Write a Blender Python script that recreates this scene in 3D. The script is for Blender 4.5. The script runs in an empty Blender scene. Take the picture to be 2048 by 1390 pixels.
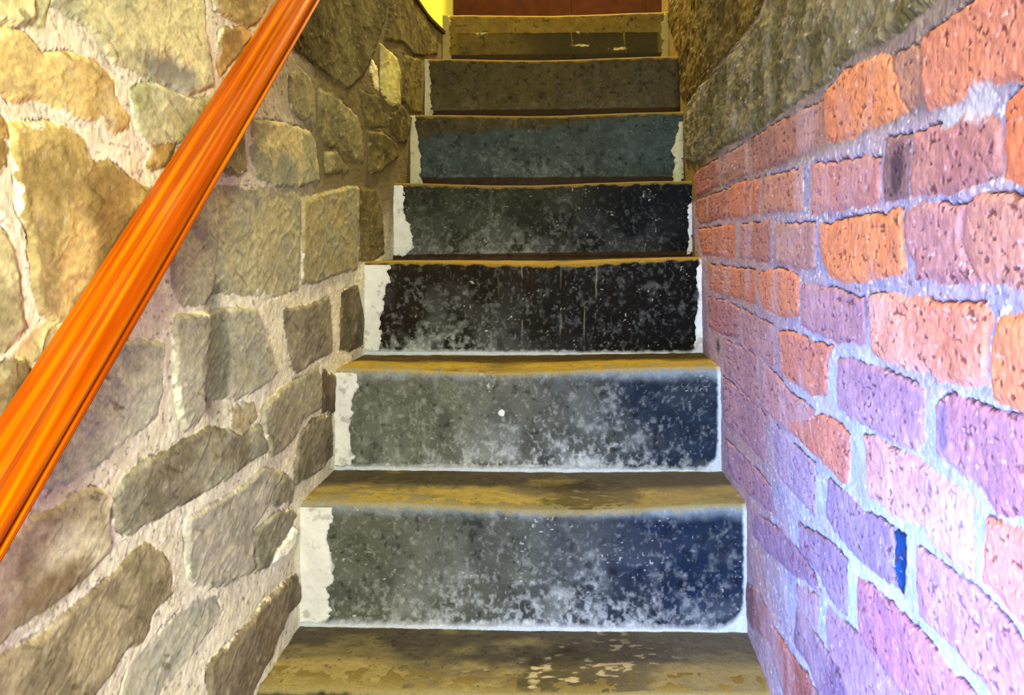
import bpy, math
import numpy as np
from mathutils import Vector

# ------------------------------------------------------------------ camera
scn = bpy.context.scene
COL = scn.collection
F_PX, YAW, VX, HY = 1480.0, 0.03, 1175.1, 490.0     # level camera, a lens cropped off centre
CX = VX - F_PX * math.tan(YAW)
EYE = np.array([0.0, 0.0, 0.897])
cd = bpy.data.cameras.new('camera'); cam = bpy.data.objects.new('camera', cd); COL.objects.link(cam)
cam.location = EYE; cam.rotation_euler = (math.pi / 2, 0, YAW)
cd.sensor_width = 36; cd.lens = F_PX / 2048 * 36
cd.shift_x = -(CX - 1024) / 2048; cd.shift_y = (HY - 695) / 2048
cd.clip_start = 0.02; cd.clip_end = 60
scn.camera = cam

# ------------------------------------------------------------------ light
scn.view_settings.view_transform = 'Standard'; scn.view_settings.look = 'None'
scn.view_settings.gamma = 1; scn.view_settings.exposure = 0.62
w = bpy.data.worlds.new('world'); scn.world = w; w.use_nodes = True
bg = w.node_tree.nodes['Background']; bg.inputs[0].default_value = (0.95, 1.0, 0.9, 1); bg.inputs[1].default_value = 1.0


def area(name, loc, target, size, power, col, spread=180, shape='RECTANGLE', sy=None):
    d = bpy.data.lights.new(name, 'AREA'); d.energy = power; d.color = col; d.shape = shape; d.size = size
    if sy: d.size_y = sy
    elif shape == 'RECTANGLE': d.size_y = size
    d.spread = math.radians(spread)
    o = bpy.data.objects.new(name, d); COL.objects.link(o); o.location = loc
    o.rotation_euler = (Vector(target) - Vector(loc)).to_track_quat('-Z', 'Y').to_euler()
    return o


area('upstairs_lamp', (-0.15, 2.75, 3.1), (-0.1, 1.6, 0.4), 0.28, 58, (1.0, 0.84, 0.34), shape='DISK')
area('low_daylight', (-0.46, -0.15, 0.40), (0.28, 0.72, 0.36), 0.30, 12, (0.20, 0.40, 1.0), spread=75, sy=0.6)  # unseen daylight, set beside the left wall and aimed at the bricks
area('left_wall_fill', (0.20, -1.0, 1.05), (-0.45, 0.9, 0.45), 0.6, 68, (0.95, 1.0, 0.78))  # unseen fill added behind the camera to brighten the left wall

# ------------------------------------------------------------------ helpers


def ray(px, py):
    cy, sy = math.cos(YAW), math.sin(YAW)
    a, b = (px - CX) / F_PX, (HY - py) / F_PX
    return np.array([cy * a - sy, sy * a + cy, b])


def at_y(px, py, Y):
    d = ray(px, py); return EYE + d * (Y / d[1])


def lin(c):
    c = np.asarray(c, float) / 255.0
    return np.where(c <= 0.04045, c / 12.92, ((c + 0.055) / 1.055) ** 2.4)


def vnoise(x, y, seed=0):
    xi = np.floor(x).astype(np.int64); yi = np.floor(y).astype(np.int64)
    fx = x - xi; fy = y - yi; fx = fx * fx * (3 - 2 * fx); fy = fy * fy * (3 - 2 * fy)

    def h(a, b):
        n = (a * 374761393 + b * 668265263 + seed * 974634777) & 0xFFFFFFFF
        n = ((n ^ (n >> 13)) * 1274126177) & 0xFFFFFFFF
        n = (n ^ (n >> 16)) & 0xFFFFFFFF
        return n / 4294967295.0
    a = h(xi, yi); b = h(xi + 1, yi); c = h(xi, yi + 1); d = h(xi + 1, yi + 1)
    return (a * (1 - fx) + b * fx) * (1 - fy) + (c * (1 - fx) + d * fx) * fy


def fbm(x, y, s, seed=0, octv=4):
    """roughly -1..1, feature size s in metres"""
    t = 0; amp = 1; tot = 0
    for i in range(octv):
        t = t + amp * (vnoise(x / s, y / s, seed + i * 17) * 2 - 1); tot += amp; amp *= 0.55; s *= 0.5
    return t / tot * 1.5


def sstep(a, b, x):
    t = np.clip((x - a) / (b - a), 0, 1); return t * t * (3 - 2 * t)


def mixc(c, d, t):
    return c * (1 - t[:, None]) + np.asarray(d) * t[:, None]


def poly_sdf(P, U, V):
    """signed distance (+ inside) and outward normal (V component) of the nearest edge"""
    P = np.asarray(P, float); n = len(P)
    area2 = sum(P[i][0] * P[(i + 1) % n][1] - P[(i + 1) % n][0] * P[i][1] for i in range(n))
    sgn = 1 if area2 > 0 else -1
    best = np.full(U.shape, 1e9); nz = np.zeros(U.shape); inside = np.zeros(U.shape, bool)
    for i in range(n):
        ax, ay = P[i]; bx, by = P[(i + 1) % n]; ex, ey = bx - ax, by - ay
        L2 = ex * ex + ey * ey + 1e-12
        t = np.clip(((U - ax) * ex + (V - ay) * ey) / L2, 0, 1)
        d = np.hypot(U - ax - t * ex, V - ay - t * ey)
        m = d < best; best[m] = d[m]; nz[m] = -ex * sgn / math.sqrt(L2)
        if ay != by:
            c = ((ay > V) != (by > V)) & (U < (bx - ax) * (V - ay) / (by - ay) + ax); inside ^= c
    return np.where(inside, best, -best), nz


MATS = {}


def mat_attr(name, rough=0.85, bump=0.35, scale=160, var=0.16, spec=0.12, bdist=0.002):
    if name in MATS: return MATS[name]
    m = bpy.data.materials.new(name); m.use_nodes = True; nt = m.node_tree; N = nt.nodes; L = nt.links
    p = N['Principled BSDF']; p.inputs['Roughness'].default_value = rough
    p.inputs['Specular IOR Level'].default_value = spec
    at = N.new('ShaderNodeAttribute'); at.attribute_name = 'Col'
    tc = N.new('ShaderNodeTexCoord')
    nz = N.new('ShaderNodeTexNoise'); nz.inputs['Scale'].default_value = scale; nz.inputs['Detail'].default_value = 6
    nz.inputs['Roughness'].default_value = 0.7
    L.new(tc.outputs['Object'], nz.inputs['Vector'])
    mr = N.new('ShaderNodeMapRange'); mr.inputs[1].default_value = 0.3; mr.inputs[2].default_value = 0.7
    mr.inputs[3].default_value = 1 - var; mr.inputs[4].default_value = 1 + var
    L.new(nz.outputs['Fac'], mr.inputs[0])
    mx = N.new('ShaderNodeVectorMath'); mx.operation = 'SCALE'
    L.new(at.outputs['Color'], mx.inputs[0]); L.new(mr.outputs[0], mx.inputs['Scale'])
    L.new(mx.outputs[0], p.inputs['Base Color'])
    b = N.new('ShaderNodeBump'); b.inputs['Strength'].default_value = bump; b.inputs['Distance'].default_value = bdist
    L.new(nz.outputs['Fac'], b.inputs['Height']); L.new(b.outputs[0], p.inputs['Normal'])
    MATS[name] = m; return m


def mat_plain(name, col, rough=0.7, bump=0.2, scale=40, var=0.12):
    if name in MATS: return MATS[name]
    m = bpy.data.materials.new(name); m.use_nodes = True; nt = m.node_tree; N = nt.nodes; L = nt.links
    p = N['Principled BSDF']; p.inputs['Roughness'].default_value = rough; p.inputs['Specular IOR Level'].default_value = 0.1
    tc = N.new('ShaderNodeTexCoord'); nz = N.new('ShaderNodeTexNoise')
    nz.inputs['Scale'].default_value = scale; nz.inputs['Detail'].default_value = 5
    L.new(tc.outputs['Object'], nz.inputs['Vector'])
    r = N.new('ShaderNodeValToRGB'); c = lin(col)
    r.color_ramp.elements[0].position = 0.3; r.color_ramp.elements[0].color = (*(c * (1 - var)), 1)
    r.color_ramp.elements[1].position = 0.7; r.color_ramp.elements[1].color = (*np.clip(c * (1 + var), 0, 1), 1)
    L.new(nz.outputs['Fac'], r.inputs[0]); L.new(r.outputs[0], p.inputs['Base Color'])
    b = N.new('ShaderNodeBump'); b.inputs['Strength'].default_value = bump; b.inputs['Distance'].default_value = 0.002
    L.new(nz.outputs['Fac'], b.inputs['Height']); L.new(b.outputs[0], p.inputs['Normal'])
    MATS[name] = m; return m


def obj(name, verts, faces, mat, parent=None, cols=None, smooth=True):
    me = bpy.data.meshes.new(name)
    verts = np.asarray(verts, np.float32)
    if isinstance(faces, tuple):             # (quads array, list of extra faces)
        q, extra = faces
        tot = len(q) * 4 + sum(len(e) for e in extra)
        me.vertices.add(len(verts)); me.vertices.foreach_set('co', verts.ravel())
        me.loops.add(tot); me.polygons.add(len(q) + len(extra))
        li = np.concatenate([q.ravel()] + [np.asarray(e) for e in extra]).astype(np.int32)
        st = np.concatenate([np.arange(len(q)) * 4, len(q) * 4 + np.cumsum([0] + [len(e) for e in extra])[:-1]]) if extra else np.arange(len(q)) * 4
        me.loops.foreach_set('vertex_index', li); me.polygons.foreach_set('loop_start', st.astype(np.int32))
        me.update(calc_edges=True); me.validate()
    else:
        me.from_pydata(verts.tolist(), [], faces)
    if smooth: me.polygons.foreach_set('use_smooth', np.ones(len(me.polygons), bool))
    if cols is not None:
        a = me.color_attributes.new('Col', 'FLOAT_COLOR', 'POINT')
        c = np.ones((len(me.vertices), 4), np.float32); c[:len(cols), :3] = np.clip(cols, 0, 1); a.data.foreach_set('color', c.ravel())
    me.materials.append(mat)
    o = bpy.data.objects.new(name, me); COL.objects.link(o)
    if parent is not None: o.parent = parent
    return o


def grid_solid(P, back, flip=False, keep=None):
    """P (r,c,3) front surface; back: vector added to the border to make a closed slab"""
    r, c, _ = P.shape; idx = np.arange(r * c).reshape(r, c)
    q = np.stack([idx[:-1, :-1], idx[:-1, 1:], idx[1:, 1:], idx[1:, :-1]], -1).reshape(-1, 4)
    if keep is not None: q = q[keep.reshape(-1)]
    V = P.reshape(-1, 3)
    if flip: q = q[:, ::-1]
    if keep is not None:
        # ragged outline: full offset copy behind, walls where border
        back = np.asarray(back, float)
        n = r * c; V2 = np.concatenate([V, V + back])
        e = {}
        E = np.concatenate([q[:, [0, 1]], q[:, [1, 2]], q[:, [2, 3]], q[:, [3, 0]]])
        key = np.sort(E, 1); k = key[:, 0].astype(np.int64) * (2 * n) + key[:, 1]
        u, inv, cnt = np.unique(k, return_inverse=True, return_counts=True)
        B = E[cnt[inv] == 1]
        side = np.stack([B[:, 1], B[:, 0], B[:, 0] + n, B[:, 1] + n], 1)
        Q = np.concatenate([q, q[:, ::-1] + n, side])
        used = np.unique(Q); remap = np.full(2 * n, -1); remap[used] = np.arange(len(used))
        return V2[used], (remap[Q], []), used % n
    ring = np.concatenate([idx[0, :], idx[1:, -1], idx[-1, :-1][::-1], idx[1:-1, 0][::-1]])
    n = len(V); m = len(ring); back = np.asarray(back, float)
    V2 = np.concatenate([V, V[ring] * (np.abs(back) < 1e-9) + (V[ring].mean(0) * 0 + V[ring]) * (np.abs(back) >= 1e-9) + back])
    b = n + np.arange(m)
    s = np.stack([ring, b, np.roll(b, -1), np.roll(ring, -1)], 1)
    if flip: s = s[:, ::-1]
    cap = list(b[::-1] if not flip else b)
    cap = cap[::-1] if False else cap
    return V2, (np.concatenate([q, s]), [cap]), np.concatenate([np.arange(n), ring])


class MB:
    def __init__(s): s.v = []; s.f = []
    def box(s, a, b, bev=0.0):
        n = len(s.v); x0, y0, z0 = a; x1, y1, z1 = b
        s.v += [(x0, y0, z0), (x1, y0, z0), (x1, y1, z0), (x0, y1, z0), (x0, y0, z1), (x1, y0, z1), (x1, y1, z1), (x0, y1, z1)]
        s.f += [tuple(n + i for i in q) for q in ((0, 3, 2, 1), (4, 5, 6, 7), (0, 1, 5, 4), (1, 2, 6, 5), (2, 3, 7, 6), (3, 0, 4, 7))]
        return s
    def build(s, name, mat, parent=None): return obj(name, s.v, s.f, mat, parent, smooth=False)


def struct(o): o['kind'] = 'structure'; return o


def empty(name, loc, label, cat, group=None):
    o = bpy.data.objects.new(name, None); COL.objects.link(o); o.location = loc; o.empty_display_size = 0.05
    o['label'] = label; o['category'] = cat
    if group: o['group'] = group
    return o


# ------------------------------------------------------------------ stair set-out
Y0, GO, RI = 1.3376, 0.2075, 0.2139
NL = [(515, 1376), (600, 1006), (670, 738), (730, 523), (790, 365), (820, 230), (850, 118), (888, 30)]
NR = [(1545, 1392), (1493, 1010), (1440, 734), (1403, 515), (1385, 362), (1366, 223), (1362, 112), (1335, 24)]
ys = [Y0 + GO * (k - 1) for k in range(8)]
ys[0] += 0.012
PL = [at_y(*NL[k], ys[k]) for k in range(8)]; PR = [at_y(*NR[k], ys[k]) for k in range(8)]
zs = [(PL[k][2] + PR[k][2]) / 2 for k in range(8)]
XL = np.array([p[0] for p in PL]); XR = np.array([p[0] for p in PR])
YK = np.array(ys)


def wall_xl(y): return np.interp(y, np.concatenate([[-1, 0.9], YK + 0.03]), np.concatenate([[-0.522, -0.522], XL]))
def wall_xr(y): return np.interp(y, np.concatenate([[-1, 0.75], YK + 0.03]), np.concatenate([[0.279, 0.279], XR]))


def on_wall(px, py, wx):
    d = ray(px, py); y = 1.0
    for _ in range(40):
        t = (float(wx(y)) - EYE[0]) / d[0]
        y = 0.5 * y + 0.5 * d[1] * t
    p = EYE + d * (float(wx(y)) / d[0]); return p[1], p[2]


# ------------------------------------------------------------------ traced stones, photo pixels -> wall plane
#  (points, colour, second colour, height mm, kind)
LS = [
 ([(-60,-20),(60,-40),(66,30),(60,40),(0,44),(-60,50)], (196,186,136), (176,170,120), 4),
 ([(63,-30),(93,-30),(93,29),(86,48),(78,48),(68,28)], (170,165,120), (150,146,100), 4),
 ([(95,-40),(95,9),(132,27),(173,53),(207,101),(230,124),(259,130),(276,141),(302,158),(345,170),(374,187),(400,184),(421,170),(420,120),(407,60),(404,-40)], (182,170,124), (150,146,118), 7),
 ([(-40,80),(0,78),(12,58),(32,58),(52,69),(72,95),(86,111),(124,108),(144,111),(184,124),(213,152),(227,176),(230,199),(256,236),(253,253),(236,260),(219,256),(201,247),(167,242),(138,233),(115,213),(92,201),(63,193),(35,199),(17,199),(3,184),(-40,170)], (170,138,74), (188,160,98), 9),
 ([(266,178),(290,169),(306,171),(345,184),(386,199),(425,203),(470,170),(440,230),(380,290),(308,288),(288,273),(270,256),(270,227),(265,201)], (134,130,92), (158,156,124), 6),
 ([(291,328),(305,291),(337,285),(352,290),(335,330),(300,338)], (160,130,60), (110,84,36), 5),
 ([(22,290),(17,252),(72,245),(127,250),(150,273),(167,288),(170,314),(184,325),(213,327),(236,334),(259,357),(288,377),(320,400),(300,460),(200,640),(130,700),(106,647),(75,610),(66,578),(63,524),(58,503),(58,458),(43,429),(34,400),(30,350)], (176,148,78), (136,112,56), 8),
 ([(-50,236),(0,240),(14,262),(12,277),(-50,282)], (160,126,58), (140,110,50), 5),
 ([(-50,288),(0,286),(8,290),(10,330),(0,345),(-50,350)], (120,92,40), (140,110,50), 5),
 ([(-60,440),(0,458),(14,472),(26,504),(26,532),(35,561),(37,587),(46,630),(49,650),(37,676),(14,695),(0,696),(-60,700)], (178,164,110), (140,128,80), 7),
 ([(40,705),(66,673),(92,652),(120,640),(150,600),(190,620),(95,700),(58,724)], (196,170,96), (170,140,70), 3),
 ([(-60,770),(0,760),(17,724),(49,720),(60,740),(20,810),(-60,900)], (150,124,62), (120,100,46), 5),
 ([(415,-40),(530,-50),(540,-10),(510,44),(498,52),(460,36),(430,20)], (150,126,70), (110,90,50), 6),
 ([(436,68),(448,58),(486,52),(500,66),(470,110),(440,150),(434,130)], (160,124,60), (120,92,44), 6),
 ([(660,-40),(760,-30),(775,0),(768,40),(740,119),(724,151),(695,176),(652,147),(616,119),(587,94),(594,68),(634,7)], (90,82,48), (68,60,30), 9),
 ([(782,-30),(826,-8),(848,29),(876,74),(873,108),(846,112),(824,108),(806,86),(770,80),(776,40)], (92,80,40), (66,56,26), 8),
 ([(744,119),(754,137),(757,178),(745,169),(739,137)], (205,195,150), (190,180,130), 5),
 ([(760,90),(788,112),(797,144),(797,212),(774,205),(761,180)], (178,168,92), (150,140,72), 9),
 ([(806,112),(840,118),(842,225),(822,222),(804,200)], (96,84,34), (70,60,24), 6),
 ([(580,151),(601,140),(619,158),(627,187),(630,250),(601,235),(580,216)], (142,130,94), (120,112,80), 6),
 ([(636,182),(659,187),(695,216),(713,234),(722,263),(725,322),(706,318),(673,297),(647,282),(636,252)], (122,112,76), (96,90,58), 8),
 ([(503,241),(551,245),(594,255),(619,266),(630,288),(637,361),(594,372),(544,372),(522,361),(508,338),(501,317)], (172,156,106), (130,128,102), 7),
 ([(440,340),(400,350),(440,260),(485,262),(489,345),(472,350)], (130,118,84), (110,100,70), 6),
 ([(648,306),(673,306),(699,342),(652,346)], (130,122,84), (100,92,60), 5),
 ([(735,266),(763,266),(792,288),(796,313),(781,324),(760,343),(737,343)], (96,84,40), (70,62,28), 7),
 ([(720,183),(758,194),(772,223),(776,252),(740,256),(724,225)], (90,80,44), (70,60,30), 6),
 ([(780,226),(804,212),(822,236),(812,284),(794,284),(780,260)], (88,76,34), (66,56,24), 6),
 ([(345,420),(436,372),(432,440),(434,500),(426,582),(416,603),(380,611),(362,605),(344,565),(340,511)], (150,142,120), (138,132,110), 5),
 ([(438,374),(520,378),(594,388),(600,402),(599,480),(595,578),(560,588),(509,587),(452,585),(430,581),(438,520),(434,450)], (152,140,102), (136,130,112), 5),
 ([(604,401),(645,388),(699,374),(716,377),(714,450),(712,538),(660,551),(632,565),(604,564)], (142,126,82), (130,124,100), 5),
 ([(720,378),(755,380),(764,420),(768,505),(745,520),(718,520)], (104,90,48), (80,70,36), 6),
 ([(326,691),(319,803),(311,828),(272,864),(236,890),(200,925),(162,951),(60,985),(40,960),(200,690),(280,685)], (152,156,134), (164,162,142), 5),
 ([(347,632),(409,627),(466,621),(506,618),(520,652),(538,706),(551,745),(538,762),(495,786),(452,797),(423,797),(409,787),(412,814),(394,840),(367,858),(357,824),(346,760)], (156,148,126), (142,136,116), 5),
 ([(567,621),(606,614),(657,596),(662,652),(662,704),(632,718),(596,743),(578,724),(570,670)], (132,118,90), (110,96,72), 6),
 ([(682,582),(715,572),(728,640),(725,688),(700,703),(680,698)], (104,88,60), (84,70,44), 6),
 ([(245,948),(279,930),(337,901),(373,880),(423,853),(463,866),(481,872),(520,852),(533,900),(495,925),(452,957),(401,986),(355,1011),(300,1040),(254,1068),(234,1054),(227,1042),(229,990)], (134,126,104), (110,94,62), 7),
 ([(463,826),(473,812),(506,808),(511,835),(483,868),(463,851)], (164,140,84), (130,104,56), 7),
 ([(522,818),(560,782),(632,737),(642,760),(640,814),(604,838),(590,868),(560,903),(540,912),(528,870)], (142,130,100), (130,118,90), 6),
 ([(646,738),(671,752),(667,824),(643,822)], (112,82,44), (84,60,30), 8),
 ([(598,869),(624,839),(662,828),(662,909),(639,939),(603,957),(590,969),(588,934)], (118,104,80), (96,84,60), 9),
 ([(376,1040),(423,1011),(445,997),(488,972),(524,936),(565,950),(543,981),(529,1020),(502,1060),(504,1140),(450,1168),(400,1176),(378,1160),(372,1100)], (138,128,116), (158,144,134), 6),
 ([(511,1063),(545,1029),(578,1015),(590,1028),(580,1052),(556,1089),(536,1133),(513,1137)], (128,120,98), (108,102,80), 8),
 ([(536,1004),(545,973),(572,954),(584,965),(580,1004),(552,1013)], (130,120,100), (110,100,80), 8),
 ([(542,1124),(549,1096),(574,1074),(581,1053),(588,1060),(586,1089),(567,1110)], (228,228,220), (200,204,200), 10),
 ([(-60,1180),(0,1113),(11,1091),(65,1034),(101,1025),(144,994),(183,980),(210,984),(221,998),(214,1034),(214,1091),(210,1106),(187,1133),(151,1165),(129,1187),(94,1215),(47,1241),(0,1276),(-60,1310)], (200,182,144), (152,126,76), 8),
 ([(-60,1350),(0,1313),(22,1302),(54,1291),(90,1270),(126,1230),(173,1194),(201,1173),(234,1140),(266,1104),(288,1093),(313,1104),(333,1124),(340,1149),(340,1189),(322,1207),(300,1228),(293,1261),(282,1282),(257,1289),(232,1329),(185,1390),(150,1440),(-60,1460)], (160,134,78), (124,100,54), 9),
 ([(330,1252),(381,1207),(430,1200),(440,1225),(422,1255),(401,1284),(360,1332),(300,1420),(235,1420),(258,1340),(290,1300)], (164,156,134), (150,146,130), 4),
 ([(416,1334),(426,1316),(464,1280),(500,1244),(524,1206),(572,1162),(590,1152),(597,1178),(597,1204),(572,1230),(550,1288),(510,1370),(490,1420),(423,1420),(416,1358)], (130,106,70), (108,86,50), 8),
]
RS = [  # lower brick colours include a lilac tint of blue light
 ([(1844,72),(1872,55),(1901,32),(1950,6),(2000,-28),(2080,-80),(2080,165),(2016,158),(1967,173),(1936,190),(1907,207),(1858,222),(1847,173),(1846,115)], (206,124,88), (196,118,100), 5),
 ([(1786,109),(1826,92),(1842,98),(1843,201),(1821,219),(1806,202),(1790,130)], (164,118,100), (140,96,86), 3),
 ([(1650,184),(1685,144),(1720,124),(1757,111),(1782,114),(1800,144),(1815,222),(1775,245),(1731,256),(1706,273),(1652,281)], (222,136,76), (208,120,70), 5),
 ([(1500,279),(1534,256),(1646,203),(1646,287),(1606,305),(1551,331),(1500,347)], (150,98,84), (124,84,78), 3),
 ([(1448,310),(1494,285),(1497,348),(1468,362),(1445,372),(1442,336)], (140,98,88), (120,84,74), 3),
 ([(1387,352),(1436,318),(1439,371),(1392,394)], (140,62,40), (110,52,36), 3),
 ([(2020,203),(2048,172),(2100,130),(2100,368),(2048,362),(2013,357),(2011,288)], (226,122,62), (206,108,66), 5),
 ([(1826,268),(1864,255),(1895,255),(1930,235),(1973,227),(2002,247),(2006,285),(2002,345),(1979,357),(1907,383),(1840,390),(1824,392)], (172,118,118), (160,104,112), 4),
 ([(1776,278),(1820,268),(1818,394),(1772,399),(1767,345)], (128,96,106), (96,74,86), 3),
 ([(1624,332),(1728,312),(1763,320),(1759,401),(1743,411),(1624,428)], (188,116,106), (176,116,120), 4),
 ([(1526,356),(1605,335),(1605,420),(1525,426)], (178,120,98), (170,116,100), 3),
 ([(1456,377),(1471,367),(1520,357),(1518,425),(1465,435),(1456,432)], (184,102,62), (170,92,54), 3),
 ([(1392,402),(1452,380),(1453,435),(1401,449),(1392,423)], (150,82,52), (130,68,42), 3),
 ([(1935,406),(1955,394),(2048,390),(2100,388),(2100,582),(2048,574),(1965,566),(1928,480)], (192,134,122), (184,124,132), 5),
 ([(1812,425),(1845,412),(1916,404),(1930,408),(1922,480),(1960,562),(1950,565),(1880,562),(1832,556),(1830,520),(1814,505),(1808,470)], (180,126,134), (164,110,120), 5),
 ([(1641,449),(1648,449),(1803,419),(1806,486),(1810,536),(1797,550),(1731,561),(1685,562),(1660,550),(1646,525),(1641,480)], (226,134,70), (206,112,60), 6),
 ([(1551,450),(1632,445),(1634,480),(1630,538),(1598,536),(1550,527)], (170,128,122), (160,120,116), 3),
 ([(1482,448),(1540,443),(1540,524),(1481,516)], (158,100,88), (150,96,90), 3),
 ([(1398,459),(1471,448),(1470,516),(1406,507)], (184,102,56), (160,84,46), 4),
 ([(1985,690),(1996,652),(2010,637),(2048,624),(2100,612),(2100,834),(2048,816),(1986,790)], (228,136,78), (220,128,84), 6),
 ([(1739,592),(1769,586),(1798,592),(1821,595),(1878,603),(1973,615),(1986,645),(1978,673),(1975,769),(1924,769),(1849,746),(1763,715),(1745,703),(1743,659)], (212,124,96), (226,160,140), 6),
 ([(1603,569),(1659,575),(1728,595),(1733,636),(1730,686),(1673,683),(1604,651)], (176,134,152), (150,112,138), 3),
 ([(1517,543),(1563,537),(1598,551),(1600,630),(1569,634),(1528,616),(1516,581)], (206,124,84), (196,116,86), 4),
 ([(1417,528),(1512,540),(1512,608),(1454,590),(1420,579)], (184,104,60), (176,98,60), 3),
 ([(1892,787),(1942,804),(1982,821),(2048,827),(2100,842),(2100,1066),(2048,1036),(1993,1021),(1970,972),(1897,921),(1874,905),(1872,816)], (180,134,162), (164,116,146), 4),
 ([(1678,714),(1723,722),(1763,736),(1826,765),(1848,783),(1848,877),(1833,903),(1760,868),(1700,833),(1677,813),(1674,760)], (166,136,168), (150,118,156), 4),
 ([(1556,661),(1584,664),(1639,687),(1668,696),(1656,723),(1656,787),(1624,787),(1601,772),(1561,744)], (198,120,98), (180,110,104), 4),
 ([(1484,618),(1550,653),(1552,736),(1487,688)], (166,128,138), (156,118,132), 2),
 ([(1416,595),(1452,601),(1479,618),(1479,675),(1446,669),(1418,651)], (152,96,100), (140,92,106), 3),
 ([(1974,1032),(1993,1038),(2048,1064),(2100,1090),(2100,1300),(2048,1245),(2005,1198),(1967,1158),(1970,1090)], (216,140,122), (204,124,112), 5),
 ([(1725,873),(1757,876),(1821,913),(1878,953),(1951,997),(1950,1023),(1948,1070),(1952,1155),(1930,1140),(1900,1116),(1869,1093),(1851,1052),(1805,1036),(1779,1024),(1765,1006),(1736,989),(1733,900)], (208,162,164), (196,140,146), 5),
 ([(1587,830),(1622,832),(1645,830),(1668,837),(1698,868),(1698,936),(1692,968),(1655,933),(1602,880),(1576,856)], (202,120,96), (186,108,92), 4),
 ([(1527,722),(1578,782),(1631,820),(1620,847),(1579,865),(1551,841),(1524,816)], (178,132,140), (166,122,134), 3),
 ([(1449,679),(1519,716),(1520,816),(1486,781),(1449,738)], (162,124,138), (150,114,132), 2),
 ([(1445,753),(1469,771),(1521,820),(1530,834),(1530,919),(1513,908),(1481,873),(1448,841)], (154,118,138), (140,108,136), 2),
 ([(1552,852),(1584,884),(1630,927),(1632,950),(1630,1033),(1600,998),(1556,948),(1548,920)], (138,132,172), (150,140,176), 2),
 ([(1657,957),(1719,1012),(1738,1025),(1785,1060),(1790,1100),(1784,1140),(1796,1178),(1776,1163),(1727,1125),(1711,1106),(1668,1063),(1652,1030)], (132,124,164), (116,106,156), 3),
 ([(1790,1062),(1812,1072),(1814,1130),(1806,1190),(1796,1176),(1790,1140),(1794,1100)], (30,74,128), (24,60,110), -5),
 ([(1836,1095),(1884,1130),(1955,1176),(2020,1241),(2048,1286),(2100,1330),(2100,1450),(2000,1400),(1905,1293),(1840,1230),(1832,1160)], (182,134,156), (168,120,146), 4),
 ([(1717,1158),(1744,1170),(1788,1215),(1845,1272),(1880,1316),(1970,1420),(1830,1440),(1806,1390),(1774,1343),(1717,1270)], (172,114,144), (158,100,134), 4),
 ([(1598,1047),(1655,1079),(1697,1124),(1695,1233),(1660,1198),(1640,1148),(1600,1103)], (134,122,158), (120,108,150), 2),
 ([(1502,1025),(1544,1047),(1590,1092),(1628,1146),(1640,1182),(1590,1148),(1540,1108),(1507,1070)], (124,108,150), (110,96,140), 2),
 ([(1452,880),(1480,905),(1540,970),(1550,1030),(1500,990),(1470,960),(1455,930)], (150,116,140), (130,104,140), 2),
 ([(1591,1167),(1638,1192),(1634,1261),(1617,1239),(1594,1203)], (150,126,154), (136,112,148), 2),
 ([(1657,1215),(1712,1265),(1798,1379),(1800,1410),(1705,1410),(1660,1305),(1651,1251)], (156,126,154), (140,110,146), 3),
 ([(1484,1152),(1519,1192),(1543,1235),(1556,1296),(1503,1252),(1486,1219)], (118,72,80), (90,54,64), 3),
 ([(1543,1246),(1573,1294),(1617,1351),(1650,1420),(1579,1420),(1550,1330)], (146,64,46), (120,52,44), 5),
 ([(1594,1212),(1643,1284),(1693,1370),(1700,1420),(1650,1420),(1617,1330),(1588,1282)], (98,84,126), (82,70,116), 3),
 # big rendered stones above the brickwork
 ([(1376,206),(1428,148),(1478,88),(1524,30),(1560,-60),(1960,-100),(1875,-4),(1815,53),(1765,88),(1702,108),(1660,160),(1600,200),(1520,258),(1450,292),(1396,326),(1374,326),(1370,260)], (150,140,112), (112,104,70), 4),
 ([(1336,-60),(1545,-60),(1520,25),(1474,84),(1424,144),(1374,202),(1364,196),(1354,100),(1336,40)], (122,100,40), (90,74,30), 3),
]


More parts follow.
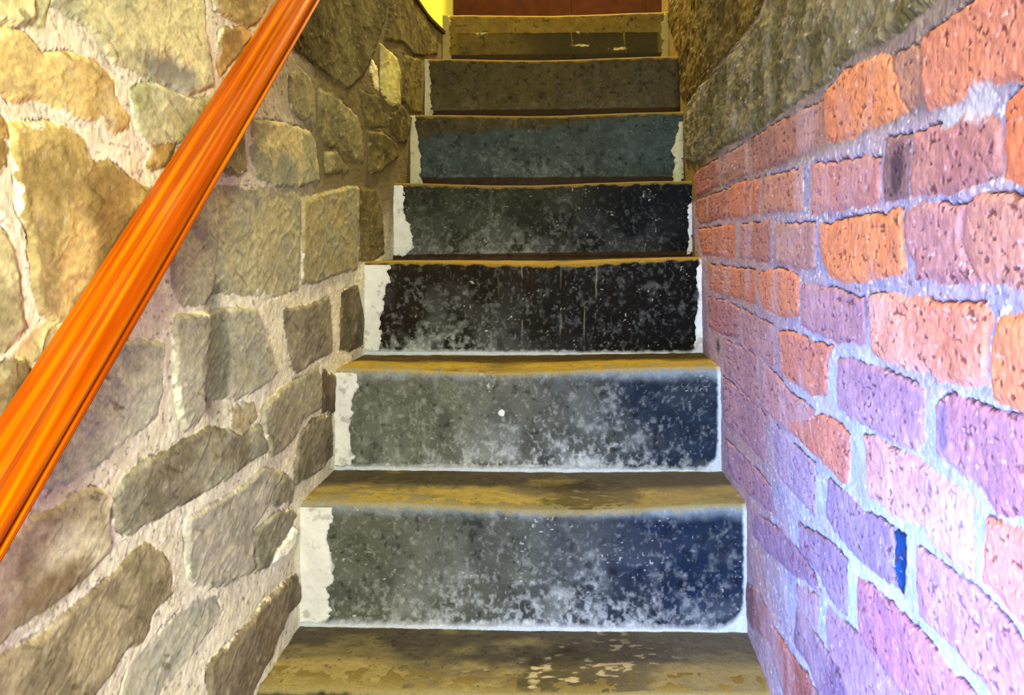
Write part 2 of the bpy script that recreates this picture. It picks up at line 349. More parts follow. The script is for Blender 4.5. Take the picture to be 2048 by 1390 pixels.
def build_wall(name, wx, side, stones, ygrid, zgrid, mortar, mortar2, generic, seed):
    Yg, Zg = np.meshgrid(ygrid, zgrid); U = Yg.ravel(); V = Zg.ravel(); n = len(U)
    wu = U + 0.0030 * fbm(U, V, 0.022, seed) + 0.0011 * fbm(U, V, 0.004, seed + 5, 2)
    wv = V + 0.0030 * fbm(U, V, 0.022, seed + 50) + 0.0011 * fbm(U, V, 0.004, seed + 55, 2)
    D = np.full(n, -1.0); NZ = np.zeros(n); C1 = np.zeros((n, 3)); C2 = np.zeros((n, 3)); H = np.zeros(n); ID = np.full(n, -1)
    X = wx(U)
    # pixel of every vertex: outside the traced part of the wall the bond goes on generically
    cy, sy = math.cos(YAW), math.sin(YAW)
    dep = np.maximum(-sy * X + cy * U, 1e-3); px = CX + F_PX * (cy * X + sy * U) / dep; py = HY - F_PX * (V - EYE[2]) / dep
    out = (U < 0.1) | (py < -45) | (py > 1440) | (px < -60) | (px > 2100)
    allst = []
    for P, c1, c2, h in stones: allst.append(([on_wall(a, b, wx) for a, b in P], c1, c2, h, False))
    for P, c1, c2, h in generic: allst.append((P, c1, c2, h, True))
    for i, (P, c1, c2, h, gen) in enumerate(allst):
        P = np.array(P); lo = P.min(0) - 0.02; hi = P.max(0) + 0.02
        m = (U > lo[0]) & (U < hi[0]) & (V > lo[1]) & (V < hi[1])
        if gen: m &= out
        if not m.any(): continue
        s = np.where(m)[0]; d, nz = poly_sdf(P, wu[s], wv[s])
        b = d > D[s]; s = s[b]; D[s] = d[b]; NZ[s] = nz[b]; C1[s] = lin(c1); C2[s] = lin(c2); H[s] = h / 1000 * (0.5 if side > 0 else 0.45); ID[s] = i
    D = D + (0.0045 if side > 0 else 0.0020)
    ins = sstep(-0.0006, 0.0012, D)
    edge = sstep(0, 0.008, D)
    sid = (ID + 2) * 3.17
    if name == 'wall_left':
        rough = 0.0020 * fbm(U * 0.8 + sid, V * 1.6 + U * 0.7, 0.075, seed + 9, 5)
        rid = 1 - np.abs(fbm(U + sid, V * 1.4 - U * 0.6, 0.05, seed + 21, 4))
        rough += 0.0016 * rid ** 3
        tilt = 0.006 * (vnoise(sid, sid * 0 + 3.3, 5) - 0.5)
    else:
        rough = 0.0012 * fbm(U + sid, V, 0.03, seed + 9, 5); tilt = 0
        pit = fbm(U * 0.6, V * 0.9, 0.0042, seed + 31, 2)
        bigs = (ID >= len(stones) - 2) & (ID < len(stones)); rough += bigs * (0.0045 * fbm(U, V * 1.3 + U * 0.4, 0.05, seed + 12, 5) + 0.003 * (1 - np.abs(fbm(U, V, 0.03, seed + 13, 4))) ** 3)
        rough -= 0.0013 * (~bigs) * sstep(0.55, 0.9, pit)
        rough += 0.0004 * fbm(U, V, 0.006, seed + 33, 2)
    mort = 0.0006 * fbm(U, V, 0.006, seed + 70, 3) + 0.0016 * fbm(U, V, 0.05, seed + 71, 3)
    h = np.where(D > 0, (H * edge + rough * edge + tilt * edge) * 1.0 + mort * (1 - ins), mort)
    gate = sstep(0.0, 0.35, fbm(U, V, 0.045, seed + 80, 3) + (0.35 * NZ if name == 'wall_right' else 0.1))
    crack = np.exp(-((D - 0.0006) / 0.0011) ** 2) * gate * (NZ > (0.25 if name == 'wall_right' else -2))
    if name == 'wall_left': crack *= 0.8 * sstep(0.1, 0.6, fbm(U, V, 0.03, seed + 81, 3) + 0.2)
    h = h - 0.004 * crack
    # colours: traced tone of each stone, grainy mortar, dirt and lime specks
    t = sstep(-0.5, 0.5, fbm(U + sid, V, 0.06, seed + 91, 4))
    c = C1 * (1 - t[:, None]) + C2 * t[:, None]
    g = 1 + 0.20 * fbm(U + sid, V, 0.012, seed + 95, 4) + 0.22 * fbm(U + sid, V, 0.004, seed + 96, 3)
    c = c * g[:, None]
    if side > 0:
        lum = c.mean(1); c = mixc(c, lum[:, None] * np.array((1.03, 1.0, 0.93)), 0.22 + 0.38 * sstep(1.0, 0.7, V)) * np.array((1.5, 1.58, 1.4))
    else:
        big = (ID >= len(stones) - 2) & (ID < len(stones)); c = np.where(big[:, None], c * 0.8, mixc(c, lin((196, 148, 140)), 0.28 * (H > 0)) * 1.16)
    if name == 'wall_left':
        vein = sstep(0.62, 0.95, fbm(U * 0.6 + sid, V * 1.8 + U, 0.02, seed + 97, 4)); c = mixc(c, lin((70, 58, 34)), vein * 0.55)
        lime = sstep(0.72, 1.0, fbm(U * 2, V, 0.012, seed + 98, 3)); c = mixc(c, lin((214, 206, 180)), lime * 0.35)
    else:
        pitm = sstep(0.6, 0.85, pit); c = mixc(c, lin((92, 44, 40)), pitm * 0.65 * (ID < len(stones) - 2))
        lime = sstep(0.66, 0.95, fbm(U * 0.55, V * 0.9, 0.005, seed + 98, 3)); c = mixc(c, lin((240, 226, 232)), lime * 0.4)
        haze = sstep(0.1, 0.9, fbm(U, V * 0.5, 0.07, seed + 99, 3)); c = mixc(c, lin((206, 176, 186)), haze * 0.45 * (ID < len(stones) - 2))
    mt = sstep(-0.6, 0.6, fbm(U, V, 0.03, seed + 101, 4))
    mc = lin(mortar) * (1 - mt[:, None]) + lin(mortar2) * mt[:, None]
    grain = fbm(U, V, 0.0055, seed + 103, 2)
    mc = mc * (1 + 0.10 * grain)[:, None]
    mc = mixc(mc, lin((250, 246, 238)), sstep(0.5, 0.9, fbm(U, V, 0.005, seed + 104, 2)) * 0.8)
    mc = mixc(mc, lin((90, 74, 56)), sstep(0.66, 0.95, fbm(U, V, 0.006, seed + 105, 2)) * 0.6)
    if name == 'wall_left':                       # soot-dark pointing at the top of the stair
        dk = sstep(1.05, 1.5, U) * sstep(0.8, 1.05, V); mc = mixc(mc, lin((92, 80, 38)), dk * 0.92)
        ochre = sstep(0.85, 0.6, U) * sstep(0.75, 0.95, V); mc = mixc(mc, lin((232, 218, 176)), ochre * 0.45)  # yellower mortar high on the near part of the wall
    else:                                         # blue daylight painted into the low pointing, plain sandy render on top
        top = sstep(0, 0.02, V - (EYE[2] + 0.10)); mc = mixc(mc, lin((150, 128, 112)), top * 0.8)
        mc = mixc(mc, lin((120, 98, 36)), top * sstep(1.45, 1.8, U) * 0.9)  # yellow lamplight mixed into the mortar near the stair head
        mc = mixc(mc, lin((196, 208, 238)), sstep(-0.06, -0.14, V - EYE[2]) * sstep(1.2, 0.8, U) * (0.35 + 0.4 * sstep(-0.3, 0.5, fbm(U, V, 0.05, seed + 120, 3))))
        thin = sstep(0.95, 1.3, U) * (1 - top); mc = mixc(mc, lin((170, 128, 118)), thin * 0.6)
    if side > 0:                                  # mortar smeared over the arrises here and there
        sm = sstep(-0.1, 0.9, fbm(U, V, 0.05, seed + 110, 4)); cin = sstep(0.0, 0.0015 + 1e-9, D - 0.012 * sm * sstep(-0.6, 0.6, fbm(U, V, 0.012, seed + 111, 3)))
        cin = cin * (1 - 0.35 * sstep(0.3, 0.9, fbm(U, V, 0.03, seed + 112, 5)) * sstep(0.03, 0.0, D))
    else: cin = ins
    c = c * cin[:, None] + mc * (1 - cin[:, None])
    c = mixc(c, lin((44, 28, 18)), np.clip(crack * 1.1, 0, 1) * (0.85 if side < 0 else 0.6))
    EXTRA = extra_left if side > 0 else extra_right
    c, h = EXTRA(U, V, c, h, px, py, wx)
    Xw = X + side * h
    P = np.stack([Xw, U, V], -1).reshape(len(zgrid), len(ygrid), 3)
    V2, fc, src = grid_solid(P, (-side * 0.16, 0, 0), flip=(side < 0))
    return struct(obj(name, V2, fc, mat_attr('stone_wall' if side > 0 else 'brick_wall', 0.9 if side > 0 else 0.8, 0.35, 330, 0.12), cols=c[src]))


def blob(U, V, wx, px, py, ru, rv, seed, soft=0.35):
    cu, cv = on_wall(px, py, wx)
    r = np.hypot((U - cu) / ru, (V - cv) / rv) + 0.35 * fbm(U, V, min(ru, rv) * 1.2, seed, 4)
    return sstep(1 + soft, 1 - soft, r)


def extra_left(U, V, c, h, px, py, wx):
    c = mixc(c, lin((58, 52, 40)), blob(U, V, wx, 432, 712, 0.030, 0.10, 401) * 0.6)     # dark hollow in the block
    h = h - 0.006 * blob(U, V, wx, 432, 712, 0.028, 0.10, 402, 0.7)
    c = mixc(c, lin((128, 128, 124)), blob(U, V, wx, 340, 145, 0.055, 0.020, 403) * 0.8)   # grey scar
    h = h - 0.004 * blob(U, V, wx, 335, 140, 0.05, 0.02, 404, 0.5)
    c = mixc(c, lin((120, 126, 122)), blob(U, V, wx, 575, 340, 0.05, 0.035, 405) * 0.6)
    c = mixc(c, lin((112, 84, 34)), blob(U, V, wx, 215, 480, 0.03, 0.07, 406) * 0.45)
    c = mixc(c, lin((96, 70, 32)), blob(U, V, wx, 120, 1170, 0.05, 0.018, 407) * 0.5)
    return c, h


def extra_right(U, V, c, h, px, py, wx):
    c = mixc(c, lin((66, 54, 70)), blob(U, V, wx, 1795, 345, 0.012, 0.022, 411) * 0.8)
    c = mixc(c, lin((210, 206, 224)), blob(U, V, wx, 1960, 200, 0.022, 0.014, 412, 0.2) * 0.8)
    c = mixc(c, lin((206, 204, 220)), blob(U, V, wx, 1900, 232, 0.018, 0.008, 413, 0.2) * 0.7)
    c = mixc(c, lin((176, 190, 226)), blob(U, V, wx, 1869, 840, 0.004, 0.03, 414, 0.3) * 0.8)
    c = mixc(c, lin((90, 100, 150)), blob(U, V, wx, 1890, 850, 0.007, 0.022, 415, 0.3) * 0.6)
    c = mixc(c, lin((74, 66, 50)), blob(U, V, wx, 1440, 60, 0.14, 0.12, 416) * 0.4)
    c = mixc(c, lin((84, 78, 46)), blob(U, V, wx, 1415, 262, 0.16, 0.07, 417) * 0.55)
    c = mixc(c, lin((58, 54, 66)), blob(U, V, wx, 1436, 690, 0.02, 0.02, 418, 0.3) * 0.8)
    return c, h


rng = np.random.RandomState(4)


def generic_stones():
    out = []; z = 0.0
    while z < 1.7:
        hh = rng.uniform(0.09, 0.15); y = -1.0 + rng.uniform(-0.1, 0)
        while y < 2.9:
            ww = rng.uniform(0.12, 0.26); g = 0.012
            j = lambda: rng.uniform(-0.012, 0.012)
            P = [(y + g + j(), z + g + j()), (y + ww / 2, z + g + j()), (y + ww - g + j(), z + g + j()), (y + ww - g + j(), z + hh / 2), (y + ww - g + j(), z + hh - g + j()), (y + ww / 2, z + hh - g + j()), (y + g + j(), z + hh - g + j()), (y + g + j(), z + hh / 2)]
            b = rng.uniform(0.8, 1.1); out.append((P, tuple(np.array((160, 142, 96)) * b), tuple(np.array((132, 122, 92)) * b), 7)); y += ww
        z += hh
    return out


def generic_bricks():
    out = []; ch = 0.0625; k = 0
    z = EYE[2] + 0.006 - ch * 30
    while z < EYE[2] + 0.22:
        y = -1.0 - (0.11 if k % 2 else 0)
        while y < 2.9:
            ww = 0.2; P = [(y + 0.005, z + 0.006), (y + ww - 0.005, z + 0.006), (y + ww - 0.005, z + ch - 0.005), (y + 0.005, z + ch - 0.005)]
            b = rng.randint(3); c = [(206, 122, 84), (176, 126, 130), (158, 126, 150)][b]
            out.append((P, c, tuple(np.array(c) * 0.92), 4)); y += ww
        z += ch; k += 1
    while z < 3.2:
        y = -1.0 - rng.uniform(0, 0.2)
        while y < 2.9:
            ww = rng.uniform(0.25, 0.45); P = [(y + 0.008, z + 0.008), (y + ww - 0.008, z + 0.012), (y + ww - 0.01, z + 0.19), (y + 0.012, z + 0.19)]
            out.append((P, (150, 136, 100), (120, 106, 70), 5)); y += ww
        z += 0.2
    return out


yl = np.concatenate([np.linspace(-0.9, 0.5, 70)[:-1], 1 / np.linspace(1 / 0.5, 1 / 2.84, 860)])
TOPL = 1.634
build_wall('wall_left', wall_xl, +1, LS, yl, np.arange(0, TOPL + 0.0001, 0.0017), (236, 232, 206), (220, 214, 186), generic_stones(), 11)
yr = np.concatenate([np.linspace(-0.9, 0.42, 60)[:-1], 1 / np.linspace(1 / 0.42, 1 / 2.8, 640)])
zr = np.concatenate([np.arange(0, 0.5, 0.0022), np.arange(0.5, 1.3, 0.0013), np.arange(1.3, 1.8, 0.0026), np.arange(1.8, 3.2, 0.02)])
build_wall('wall_right', wall_xr, -1, RS, yr, zr, (164, 158, 190), (186, 164, 178), generic_bricks(), 23)

# ------------------------------------------------------------------ steps
# per step: tread front / shaded back colour, riser left / right colour, fleck colour + amount, white patch width at the left (m, top & bottom), right rim
TREADC = [((136,122,78),(88,80,62)), ((140,124,68),(96,86,62)), ((146,122,44),(104,84,36)), ((140,112,44),(90,72,34)),
          ((120,98,44),(80,66,30)), ((120,98,44),(80,66,30)), ((130,98,40),(80,56,24)), ((150,124,56),(110,90,44))]
RISC = [((104,100,84),(90,88,84)), ((124,126,112),(34,52,82)), ((138,138,122),(44,60,80)), ((66,52,34),(28,22,18)),  # blue daylight on the right halves and warm light higher up mixed in
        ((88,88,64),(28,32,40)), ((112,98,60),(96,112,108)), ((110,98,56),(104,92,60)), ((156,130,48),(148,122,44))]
LABELS = [
 'lowest grey stone step in view, wide tan tread with a dark scuffed stain',
 'stone step with blue-grey riser rising straight from the dark stained lowest tread',
 'stone step whose pale grey riser carries one round white spot, third step from the bottom',
 'stone step with the nearly black riser streaked by thin vertical drips',
 'stone step with dark slate-blue riser, directly above the nearly black one',
 'stone step with smooth grey-green riser and a white plaster patch at each end',
 'stone step with plain dark olive-brown riser, second from the top',
 'top stone step, tan slab edge over small dark blocks, below the brown door']
tw = mat_attr('worn_tread', 0.75, 0.5, 220, 0.16, 0.15); rw = mat_attr('tinted_riser', 0.7, 0.55, 240, 0.22, 0.08)
pw = mat_attr('white_plaster', 0.85, 0.5, 150, 0.05, 0.2)


def wear(x, k):          # hollow worn into the nosing
    s = (x - XL[k]) / (XR[k] - XL[k])
    a = [0.008, 0.014, 0.011, 0.010, 0.010, 0.008, 0.008, 0.007][k]
    return -a * np.exp(-((s - [0.5, .58, .45, .52, .42, .48, .48, .5][k]) / 0.27) ** 2) + 0.001 * fbm(x, x * 0 + k, 0.07, k, 3)


def tilt_z(x, k): return (PR[k][2] - PL[k][2]) * ((x - XL[k]) / (XR[k] - XL[k]) - 0.5)


for k in range(8):
    x0, x1 = XL[k] - 0.016, XR[k] + 0.016
    if k == 7: x0 = XL[k]
    yk, zk = ys[k], zs[k]; zb = zs[k - 1] - 0.007 if k else 0.0
    root = empty('stone_step', ((x0 + x1) / 2, yk, zb), LABELS[k], 'step', 'worn stone steps of the staircase')
    o = np.array([(x0 + x1) / 2, yk, zb])
    xs = np.linspace(x0, x1, 640)
    # riser face, bottom to the rounded nosing
    R = 0.012 if k < 3 else 0.006
    nz_ = 180; zz = np.linspace(0, 1, nz_)
    ang = np.linspace(0, math.pi / 2, 10)
    prof = [(0.0, t) for t in np.linspace(0, 1, nz_)]                     # (y offset, fraction of height below the round)
    S, T = np.meshgrid(xs, zz)
    top = zk + wear(S, k) + tilt_z(S, k)
    Z = zb + T * (top - R - zb)
    bz = (zs[k - 1] if k else 0.0)
    hgt = Z - bz
    # drip of mortar filling at the foot and corners
    sx = (S - XL[k]); ex = (XR[k] - S)
    foot = hgt + 0.003 * fbm(S, Z, 0.02, 40 + k, 3)
    cr = [0.02, 0.055, 0.045, 0.035, 0.02, 0.012, 0.012, 0.012][k]
    # rounded lower right corner: distance to a rounded rectangle
    qx = np.maximum(cr - (ex - 0.004), 0); qz = np.maximum(cr - (hgt - 0.004), 0)
    rr = cr - np.hypot(qx, qz); rr = np.where((qx > 0) | (qz > 0), rr, 1.0) + 0.002 * fbm(S, Z, 0.012, 60 + k, 3)
    rim = sstep(0.0045, -0.0015, rr)
    Yp = yk + 0.0012 * fbm(S, Z, 0.05, 80 + k, 4) + 0.0006 * fbm(S, Z, 0.008, 90 + k, 2) - 0.006 * rim * sstep(0.03, 0.0, hgt) - 0.0
    Yp = Yp - 0.003 * rim
    rows = [np.stack([S, Yp, Z], -1)]
    tz = top[-1] - R
    for a in ang[1:]:
        rows.append(np.stack([xs, np.interp(a, [0, 1.571], [Yp[-1].mean(), yk]) + R * (1 - np.cos(a)) + (Yp[-1] - Yp[-1].mean()) * (1 - a / 1.571), tz + R * np.sin(a)], -1)[None])
    P = np.concatenate(rows, 0)
    Sx = P[..., 0].ravel(); Zx = P[..., 2].ravel(); Hh = Zx - bz
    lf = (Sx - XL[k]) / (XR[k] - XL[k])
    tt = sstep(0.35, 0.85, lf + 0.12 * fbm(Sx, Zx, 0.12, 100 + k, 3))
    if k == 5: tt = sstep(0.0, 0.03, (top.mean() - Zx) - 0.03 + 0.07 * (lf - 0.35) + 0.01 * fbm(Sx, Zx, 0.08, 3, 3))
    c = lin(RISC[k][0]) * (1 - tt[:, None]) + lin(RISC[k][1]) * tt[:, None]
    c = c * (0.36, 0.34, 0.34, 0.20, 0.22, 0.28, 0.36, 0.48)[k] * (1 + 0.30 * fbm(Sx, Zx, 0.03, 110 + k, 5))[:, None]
    dk = sstep(0.35, 0.8, fbm(Sx, Zx, 0.014, 120 + k, 4)); c = mixc(c, lin((12, 12, 12)), dk * 0.6)
    # lime bloom, heavier low down
    amt = [0.1, 0.55, 0.65, 0.38, 0.22, 0.2, 0.08, 0.1][k]
    cen = [0.5, 0.5, 0.52, 0.2, 0.3, 0.4, 0.5, 0.5][k]; wid = [1, .42, .38, .25, .5, .35, 1, 1][k]
    low = np.exp(-Hh / 0.07) * np.exp(-((lf - cen) / wid) ** 2)
    bl = sstep(0.05, 1.1, fbm(Sx, Zx * 0.9, 0.016, 130 + k, 5) + 0.75 * low - 0.25 + 0.25 * fbm(Sx, Zx, 0.09, 135 + k, 2))
    c = mixc(c, lin((206, 208, 204)), np.clip(bl * amt * (0.2 + 0.8 * low), 0, 0.7))
    grit = sstep(0.15, 1.0, fbm(Sx + 0.004 * fbm(Sx, Zx, 0.012, 131 + k, 3), Zx * 0.75, 0.0065, 133 + k, 4) + 0.35 * low + 0.3 * fbm(Sx, Zx, 0.035, 134 + k, 3))
    c = mixc(c, lin((210, 212, 210)), grit * min(0.30, amt * 0.5) * (0.35 + 1.1 * low))
    soft = sstep(-0.3, 0.7, fbm(Sx, Zx, 0.06, 140 + k, 3)) * low; c = mixc(c, lin((176, 180, 178)), soft * amt * 0.8)
    if k in (1, 2):     # pale blue-grey arris
        up = sstep(0.028, 0.0, (zk - 0.004) - Zx + 0.006 * fbm(Sx, Zx, 0.03, 7, 3)); c = mixc(c, lin((150, 160, 168)), up * 0.55)
    if k == 3:
        for q, s_ in ((0.30, .3), (0.47, .8), (0.50, .6), (0.585, .6), (0.655, .7), (0.69, .9), (0.40, .3)):
            ln = np.exp(-((lf - q - 0.002 * fbm(Zx, Zx, 0.04, int(q * 90), 2)) / 0.0016) ** 2) * sstep(0.02, 0.06, Hh) * sstep(-0.2, 0.5, fbm(Sx, Zx, 0.05, int(q * 100), 2))
            c = mixc(c, lin((150, 140, 126)), ln * s_ * 0.6)
    fl = sstep(0.86, 0.97, vnoise(Sx / 0.0045, Zx / 0.0045, 150 + k) * (0.75 + 0.3 * vnoise(Sx / 0.03, Zx / 0.03, 160 + k)))
    c = mixc(c, lin((225, 222, 212)), fl * (0.4 if k in (1, 2, 3, 4) else 0.15))
    if k == 2:
        u, v = (at_y(1003, 826, yk)[0], at_y(1003, 826, yk)[2])
        c = mixc(c, lin((205, 203, 196)), sstep(0.0080, 0.0055, np.hypot(Sx - u, Zx - v) + 0.001 * fbm(Sx, Zx, 0.008, 5, 2)))
    if k in (0, 1, 2, 3):
        rimx = np.concatenate([rim.ravel(), np.repeat(rim[-1:], 9, 0).ravel()])
        c = mixc(c, lin((190, 196, 206)), rimx * 0.8)
        fz = sstep(0.010, 0.0, Hh + 0.005 * fbm(Sx, Zx, 0.014, 170 + k, 3)); c = mixc(c, lin((180, 184, 188)), fz * 0.75)
    else:               # dark base band with a straight top edge
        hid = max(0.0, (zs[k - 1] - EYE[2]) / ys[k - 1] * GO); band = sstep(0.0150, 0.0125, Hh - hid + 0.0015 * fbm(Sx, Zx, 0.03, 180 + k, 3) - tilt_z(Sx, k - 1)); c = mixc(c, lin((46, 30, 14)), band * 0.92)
    if k == 0: pass
    jag = sstep(0.010, 0.004, (np.interp(Sx, xs, top[-1]) - Zx) + 0.004 * fbm(Sx, Zx, 0.018, 190 + k, 3))
    c = mixc(c, lin(TREADC[k][0]), jag * (0.9 if k not in (1, 2) else 0.5))
    if k == 7:          # slab edge above, small dark blocks below with chinks of mortar
        lo_ = at_y(1100, 66, yk)[2]
        dl = Zx - lo_ + 0.002 * fbm(Sx, Zx, 0.03, 201, 3)
        blk = sstep(0.002, -0.002, dl) * sstep(0.006, 0.012, Hh)
        for q in (0.56, 0.79): blk = blk * sstep(0.0, 0.005, 0.003 * fbm(Sx, Zx, 0.02, 205, 3) + np.abs(Sx - (x0 + q * (x1 - x0)) + 0.1 * (Zx - lo_)))
        blk = blk * sstep(0.02, 0.05, lf - 0.02) * sstep(0.97, 0.95, lf)
        c = mixc(c, lin((46, 42, 22)), blk * (0.88 - 0.5 * sstep(0.5, 0.2, lf)))
        P[..., 1] += (0.006 * sstep(0.002, -0.002, dl) * blk).reshape(P.shape[:2])
        for q, zz_ in ((0.16, 66), (0.62, 64), (0.62, 90), (0.78, 97)):
            v = at_y(1100, zz_, yk)[2]; sp = np.exp(-((lf - q + 0.01 * fbm(Sx, Zx, 0.008, 78, 3)) / 0.026) ** 2) * np.exp(-((Zx - v + 0.003 * fbm(Sx, Zx, 0.015, 79, 3)) / 0.003) ** 2)
            c = mixc(c, lin((226, 206, 130)), np.clip(sp * 1.2 * sstep(-0.3, 0.3, fbm(Sx, Zx, 0.012, 77, 3)), 0, 0.7))
    V2, fc, src = grid_solid(P - o, (0, 0.05, 0))
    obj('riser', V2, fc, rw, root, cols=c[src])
    # tread: from the arris back to the next riser, hollowed along the middle
    depth = (ys[k + 1] - yk - 0.001) if k < 7 else 0.58
    yy = np.concatenate([np.linspace(R, depth, 100)]); S2, Yt = np.meshgrid(xs, yy)
    sag = wear(S2, k) * np.exp(-((Yt - R) / 0.16) ** 2) + tilt_z(S2, k)
    Zt = zk + sag + 0.0008 * fbm(S2, Yt, 0.02, 210 + k, 4) * sstep(0, 0.02, Yt - R)
    # tread slab hidden under the wall-side plaster
    P = np.stack([S2, yk + Yt, Zt], -1)
    Sx = S2.ravel(); Yx = Yt.ravel(); lf = (Sx - XL[k]) / (XR[k] - XL[k])
    t = sstep(-0.5, 0.5, fbm(Sx, Yx * 2, 0.10, 220 + k, 4) + 1.1 * sstep(0.05, 0.16, Yx) - 0.5)  # back of the tread painted darker, the shade of the next riser
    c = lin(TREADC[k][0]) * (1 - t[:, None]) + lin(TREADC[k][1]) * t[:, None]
    c = c * (1 + 0.22 * fbm(Sx, Yx * 2, 0.016, 230 + k, 4))[:, None]
    c = mixc(c, lin((44, 34, 22)), sstep(0.72, 0.95, fbm(Sx, Yx, 0.006, 240 + k, 2)) * 0.6)
    if k in (0, 1):
        cs, cw, cyy = [(0.66, 0.19, 0.075), (0.66, 0.13, 0.05)][k]
        st = sstep(1.25, 0.6, np.hypot((lf - cs) / cw, (Yx - cyy) / 0.085) + 0.5 * fbm(Sx, Yx, 0.04, 250 + k, 4))
        c = mixc(c, lin((52, 46, 32)), st * 0.8)
        fl = sstep(0.35, 0.7, fbm(Sx, Yx * 2.5, 0.022, 255 + k, 3)) * st; c = mixc(c, lin((176, 160, 126)), fl * (0.9 if k == 0 else 0.3))
        gr = sstep(0.55, 0.95, lf); c = mixc(c, lin((112, 104, 92)), gr * 0.6)
    V2, fc, src = grid_solid(P - o, (0, 0, -0.022), flip=False)
    obj('tread', V2, fc, tw, root, cols=c[src])

    # ragged white plaster at the wall ends of the riser
    def plaster(side, wt, wb, htop, label, pseed, proud=0.003):
        if side < 0: gx = np.linspace(XL[k] - 0.004, XL[k] + max(wt, wb) * 1.5 + 0.012, 70)
        else: gx = np.linspace(XR[k] - max(wt, wb) * 1.5 - 0.012, XR[k] + 0.004, 60)
        gz = np.linspace(bz + 0.001 if k else 0.02, zk + tilt_z(XL[k] if side < 0 else XR[k], k) - htop, 110)
        A, B = np.meshgrid(gx, gz); tz_ = (B - gz[0]) / (gz[-1] - gz[0])
        dist = (A - XL[k]) if side < 0 else (XR[k] - A)
        wdt = wb + (wt - wb) * tz_
        d = wdt * (1 + 0.28 * fbm(B, B * 0 + 1, 0.05, pseed, 4)) + 0.007 * fbm(A, B, 0.03, pseed + 1, 4) + 0.003 * fbm(A, B, 0.008, pseed + 2, 2) - dist
        cen = 0.25 * (d[:-1, :-1] + d[1:, :-1] + d[:-1, 1:] + d[1:, 1:]); keep = cen > 0
        Yq = yk - 0.001 - proud * sstep(0, 0.005, d) - 0.0012 * fbm(A, B, 0.015, pseed + 3, 3)
        Pp = np.stack([A, Yq, B], -1); Vp, fq, sr = grid_solid(Pp - o, (0, 0.012, 0), keep=keep)
        a = A.ravel(); b = B.ravel(); wc = (200, 199, 194) if k < 5 else ((178, 172, 140) if k < 7 else (150, 136, 76))
        c = np.tile(lin(wc), (len(a), 1)) * (1 + 0.08 * fbm(a, b, 0.02, pseed + 4, 4))[:, None]
        dirt = sstep(0.35, 0.8, fbm(a, b, 0.016, pseed + 5, 4) + 0.55 * np.exp(-(b - gz[0]) / 0.02)); c = mixc(c, lin((120, 112, 100)), dirt * 0.5)
        q = obj('plaster_patch', Vp, fq, pw, root, cols=c[sr]); q['label'] = label

    if k > 0:
        wt = [0, .062, .042, .052, .020, .012, .012, .02][k]; wb = [0, .050, .030, .036, .042, .036, .030, .02][k]
        plaster(-1, wt, wb, 0.008 if k < 5 else 0.002, 'white plaster at the left end of the riser', 300 + k * 7)
        if k in (5,): plaster(1, 0.014, 0.034, 0.03, 'white plaster at the right end of the riser', 390)
        if k in (3, 4): plaster(1, 0.006, 0.016, 0.004, 'thin pale plaster rim at the right end of the riser', 380 + k)
        if k == 7: plaster(1, 0.02, 0.026, 0.001, 'sandy plaster at the right end of the riser', 397)

# ------------------------------------------------------------------ handrail
sl = math.radians(44.0); dv = np.array([0, math.cos(sl), math.sin(sl)]); dn = np.array([0, math.sin(sl), -math.cos(sl)])


def rail_mat(name, c0, c1, c2):
    m = bpy.data.materials.new(name); m.use_nodes = True; nt = m.node_tree; N = nt.nodes; L = nt.links
    p = N['Principled BSDF']; p.inputs['Roughness'].default_value = 0.33; p.inputs['Specular IOR Level'].default_value = 0.6; p.inputs['Specular Tint'].default_value = (1.0, 0.5, 0.08, 1); p.inputs['Coat Weight'].default_value = 0.0; p.inputs['Coat Roughness'].default_value = 0.15
    tc = N.new('ShaderNodeTexCoord'); mp = N.new('ShaderNodeMapping'); mp.inputs['Rotation'].default_value = (-sl, 0, 0)
    mp2 = N.new('ShaderNodeMapping'); mp2.inputs['Scale'].default_value = (75, 1.4, 75)
    L.new(tc.outputs['Object'], mp.inputs[0]); L.new(mp.outputs[0], mp2.inputs[0])
    nz = N.new('ShaderNodeTexNoise'); nz.inputs['Scale'].default_value = 1.6; nz.inputs['Detail'].default_value = 5; nz.inputs['Distortion'].default_value = 0.3
    L.new(mp2.outputs[0], nz.inputs['Vector'])
    r = N.new('ShaderNodeValToRGB'); e = r.color_ramp.elements
    e[0].position = 0.32; e[0].color = (*lin(c0), 1); e[1].position = 0.70; e[1].color = (*lin(c2), 1)
    x = e.new(0.5); x.color = (*lin(c1), 1)
    L.new(nz.outputs['Fac'], r.inputs[0]); L.new(r.outputs[0], p.inputs['Base Color'])
    b = N.new('ShaderNodeBump'); b.inputs['Strength'].default_value = 0.15; b.inputs['Distance'].default_value = 0.001
    L.new(nz.outputs['Fac'], b.inputs['Height']); L.new(b.outputs[0], p.inputs['Normal'])
    return m


XB, NB = -0.509, 0.545
org = EYE + np.array([XB, 0, 0]) + dn * NB
rail = empty('handrail', tuple(org + dv * (-0.75)), 'varnished orange wooden handrail sloping up the rough stone wall', 'handrail')
ro = np.array(rail.location)


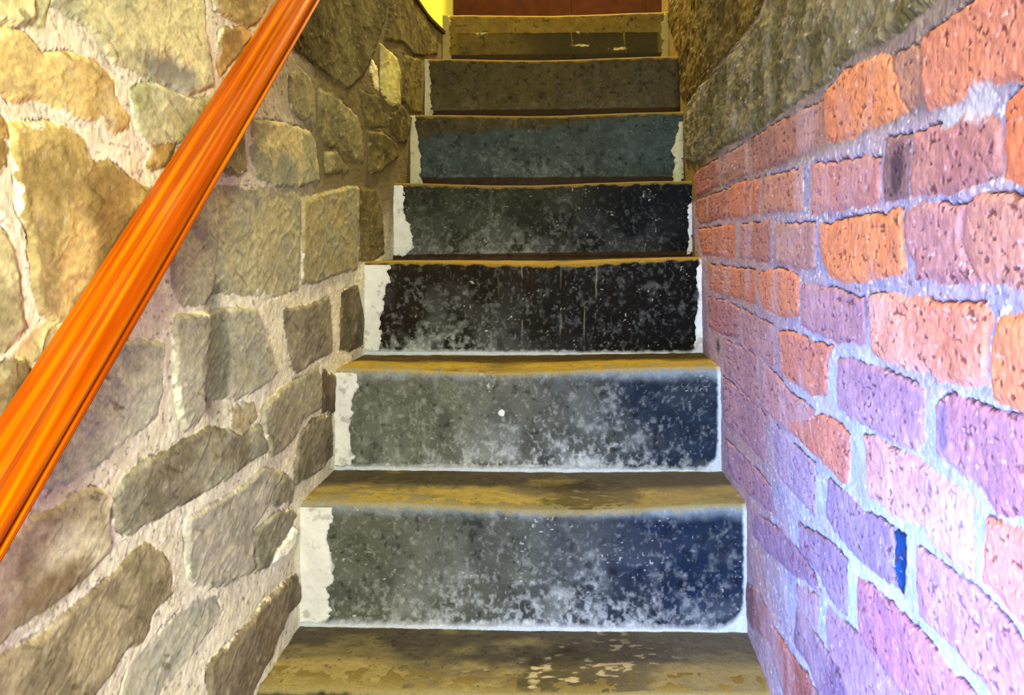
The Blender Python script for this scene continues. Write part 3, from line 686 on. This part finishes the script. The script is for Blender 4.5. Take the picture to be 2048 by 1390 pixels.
def extrude(name, prof, mat):
    n = len(prof); ts = np.linspace(-0.75, 1.50, 60); V = []
    for t in ts:
        for u, v in prof: V.append(org + dv * t + np.array([u, 0, 0]) + dn * v - ro)
    f = []
    for i in range(len(ts) - 1):
        for j in range(n):
            f.append((i * n + j, i * n + (j + 1) % n, (i + 1) * n + (j + 1) % n, (i + 1) * n + j))
    f.append(tuple(range(n))[::-1]); f.append(tuple((len(ts) - 1) * n + j for j in range(n)))
    o = obj(name, V, f, mat, rail, smooth=True)
    o.data.polygons.foreach_set('use_smooth', [True] * (len(f) - 2) + [False] * 2)
    es = o.modifiers.new('split', 'EDGE_SPLIT'); es.split_angle = math.radians(38)
    return o


rm = rail_mat('varnished_wood', (146, 54, 0), (184, 82, 0), (226, 132, 2))
rc = [(0, 0.004), (0.0015, 0.001), (0.004, 0.0), (0.010, 0.0006), (0.012, 0.0022), (0.018, 0.0030), (0.026, 0.0026), (0.031, 0.0010)]
rc += [(0.040 + 0.0115 * math.sin(a), 0.0102 - 0.0108 * math.cos(a)) for a in np.linspace(-0.45, 2.35, 14)]
rc += [(0.0440, 0.0182), (0.0400, 0.0186), (0, 0.0186)]
extrude('rail_cap', rc, rm)
rb = [(0, 0.0188), (0.0400, 0.0188), (0.0412, 0.0212), (0.0470, 0.0214), (0.0492, 0.0218), (0.0502, 0.0228), (0.0488, 0.0240), (0.0500, 0.0250), (0.0494, 0.0272), (0.0475, 0.0282), (0, 0.0282)]
e_ = extrude('lower_moulding', rb, rm)
g_ = extrude('wall_fillet', [(-0.006, 0.004), (-0.0002, 0.004), (-0.0002, 0.026), (-0.006, 0.026)], rm)

# ------------------------------------------------------------------ floor below, upper storey
struct(MB().box((-0.70, -0.9, -0.12), (0.46, ys[0], 0.0)).build('floor', mat_plain('floor_stone', (120, 104, 74), 0.8, 0.4, 30)))
yb = 3.30
up = mat_plain('upper_floor_boards', (120, 88, 50), 0.6, 0.2, 20)
struct(MB().box((-2.2, -0.9, 1.50), (-0.69, yb, TOPL)).box((XL[7] - 0.6, ys[7] + 0.30, 1.50), (XL[7] - 0.16, yb, TOPL)).build('floor_upper', up))
struct(MB().box((-2.2, yb, 1.3), (1.2, yb + 0.12, 3.3)).build('wall_back', mat_plain('yellow_plaster', (240, 222, 84), 0.8, 0.15, 12, 0.04)))
struct(MB().box((-2.32, -0.9, 1.5), (-2.2, yb, 3.3)).build('wall_far_left', mat_plain('cream_plaster', (220, 200, 90), 0.8, 0.15, 12, 0.04)))
struct(MB().box((-2.32, -0.9, 3.3), (1.2, yb + 0.12, 3.4)).build('ceiling', mat_plain('ceiling_plaster', (225, 215, 190), 0.9, 0.1, 12, 0.04)))
# dark strip along the top of the stone wall
tv = []; n = 30
for i in range(n):
    y = 0.9 + (2.84 - 0.9) * i / (n - 1); x = float(wall_xl(y))
    tv += [(x - 0.15, y, TOPL + 0.001), (x + 0.010, y, TOPL + 0.001), (x + 0.010, y, TOPL + 0.012), (x - 0.15, y, TOPL + 0.012)]
tf = [(i * 4 + j, i * 4 + (j + 1) % 4, i * 4 + 4 + (j + 1) % 4, i * 4 + 4 + j) for i in range(n - 1) for j in range(4)] + [(3, 2, 1, 0), tuple((n - 1) * 4 + j for j in range(4))]
struct(obj('trim_1', tv, tf, mat_plain('dark_strip', (52, 40, 18), 0.7, 0.3, 40), smooth=False))

# brown door at the head of the stair
a = at_y(907, 20, yb - 0.05); b = at_y(1336, 20, yb - 0.05)
zf = zs[7]
dm = mat_plain('brown_door_wood', (56, 24, 2), 0.85, 0.3, 26, 0.25)
door = struct(MB().box((a[0], yb - 0.05, zf + 0.004), (b[0], yb - 0.012, zf + 1.5)).build('door_1', dm))
q = MB()
for (u0, u1, v0, v1) in ((0.0, 0.10, 0.0, 1.5), (0.9, 1.0, 0.0, 1.5), (0.45, 0.55, 0.2, 1.38), (0.10, 0.9, 0.0, 0.2), (0.10, 0.9, 1.38, 1.5), (0.10, 0.9, 0.7, 0.85)):
    q.box((a[0] + u0 * (b[0] - a[0]), yb - 0.062, zf + 0.004 + v0), (a[0] + u1 * (b[0] - a[0]), yb - 0.0502, zf + 0.004 + v1))
q.build('door_frame', dm, door)
struct(MB().box((b[0] + 0.002, yb - 0.07, zf), (b[0] + 0.05, yb - 0.001, zf + 1.56)).build('trim_2', mat_plain('orange_jamb_wood', (190, 96, 26), 0.5, 0.2, 30)))
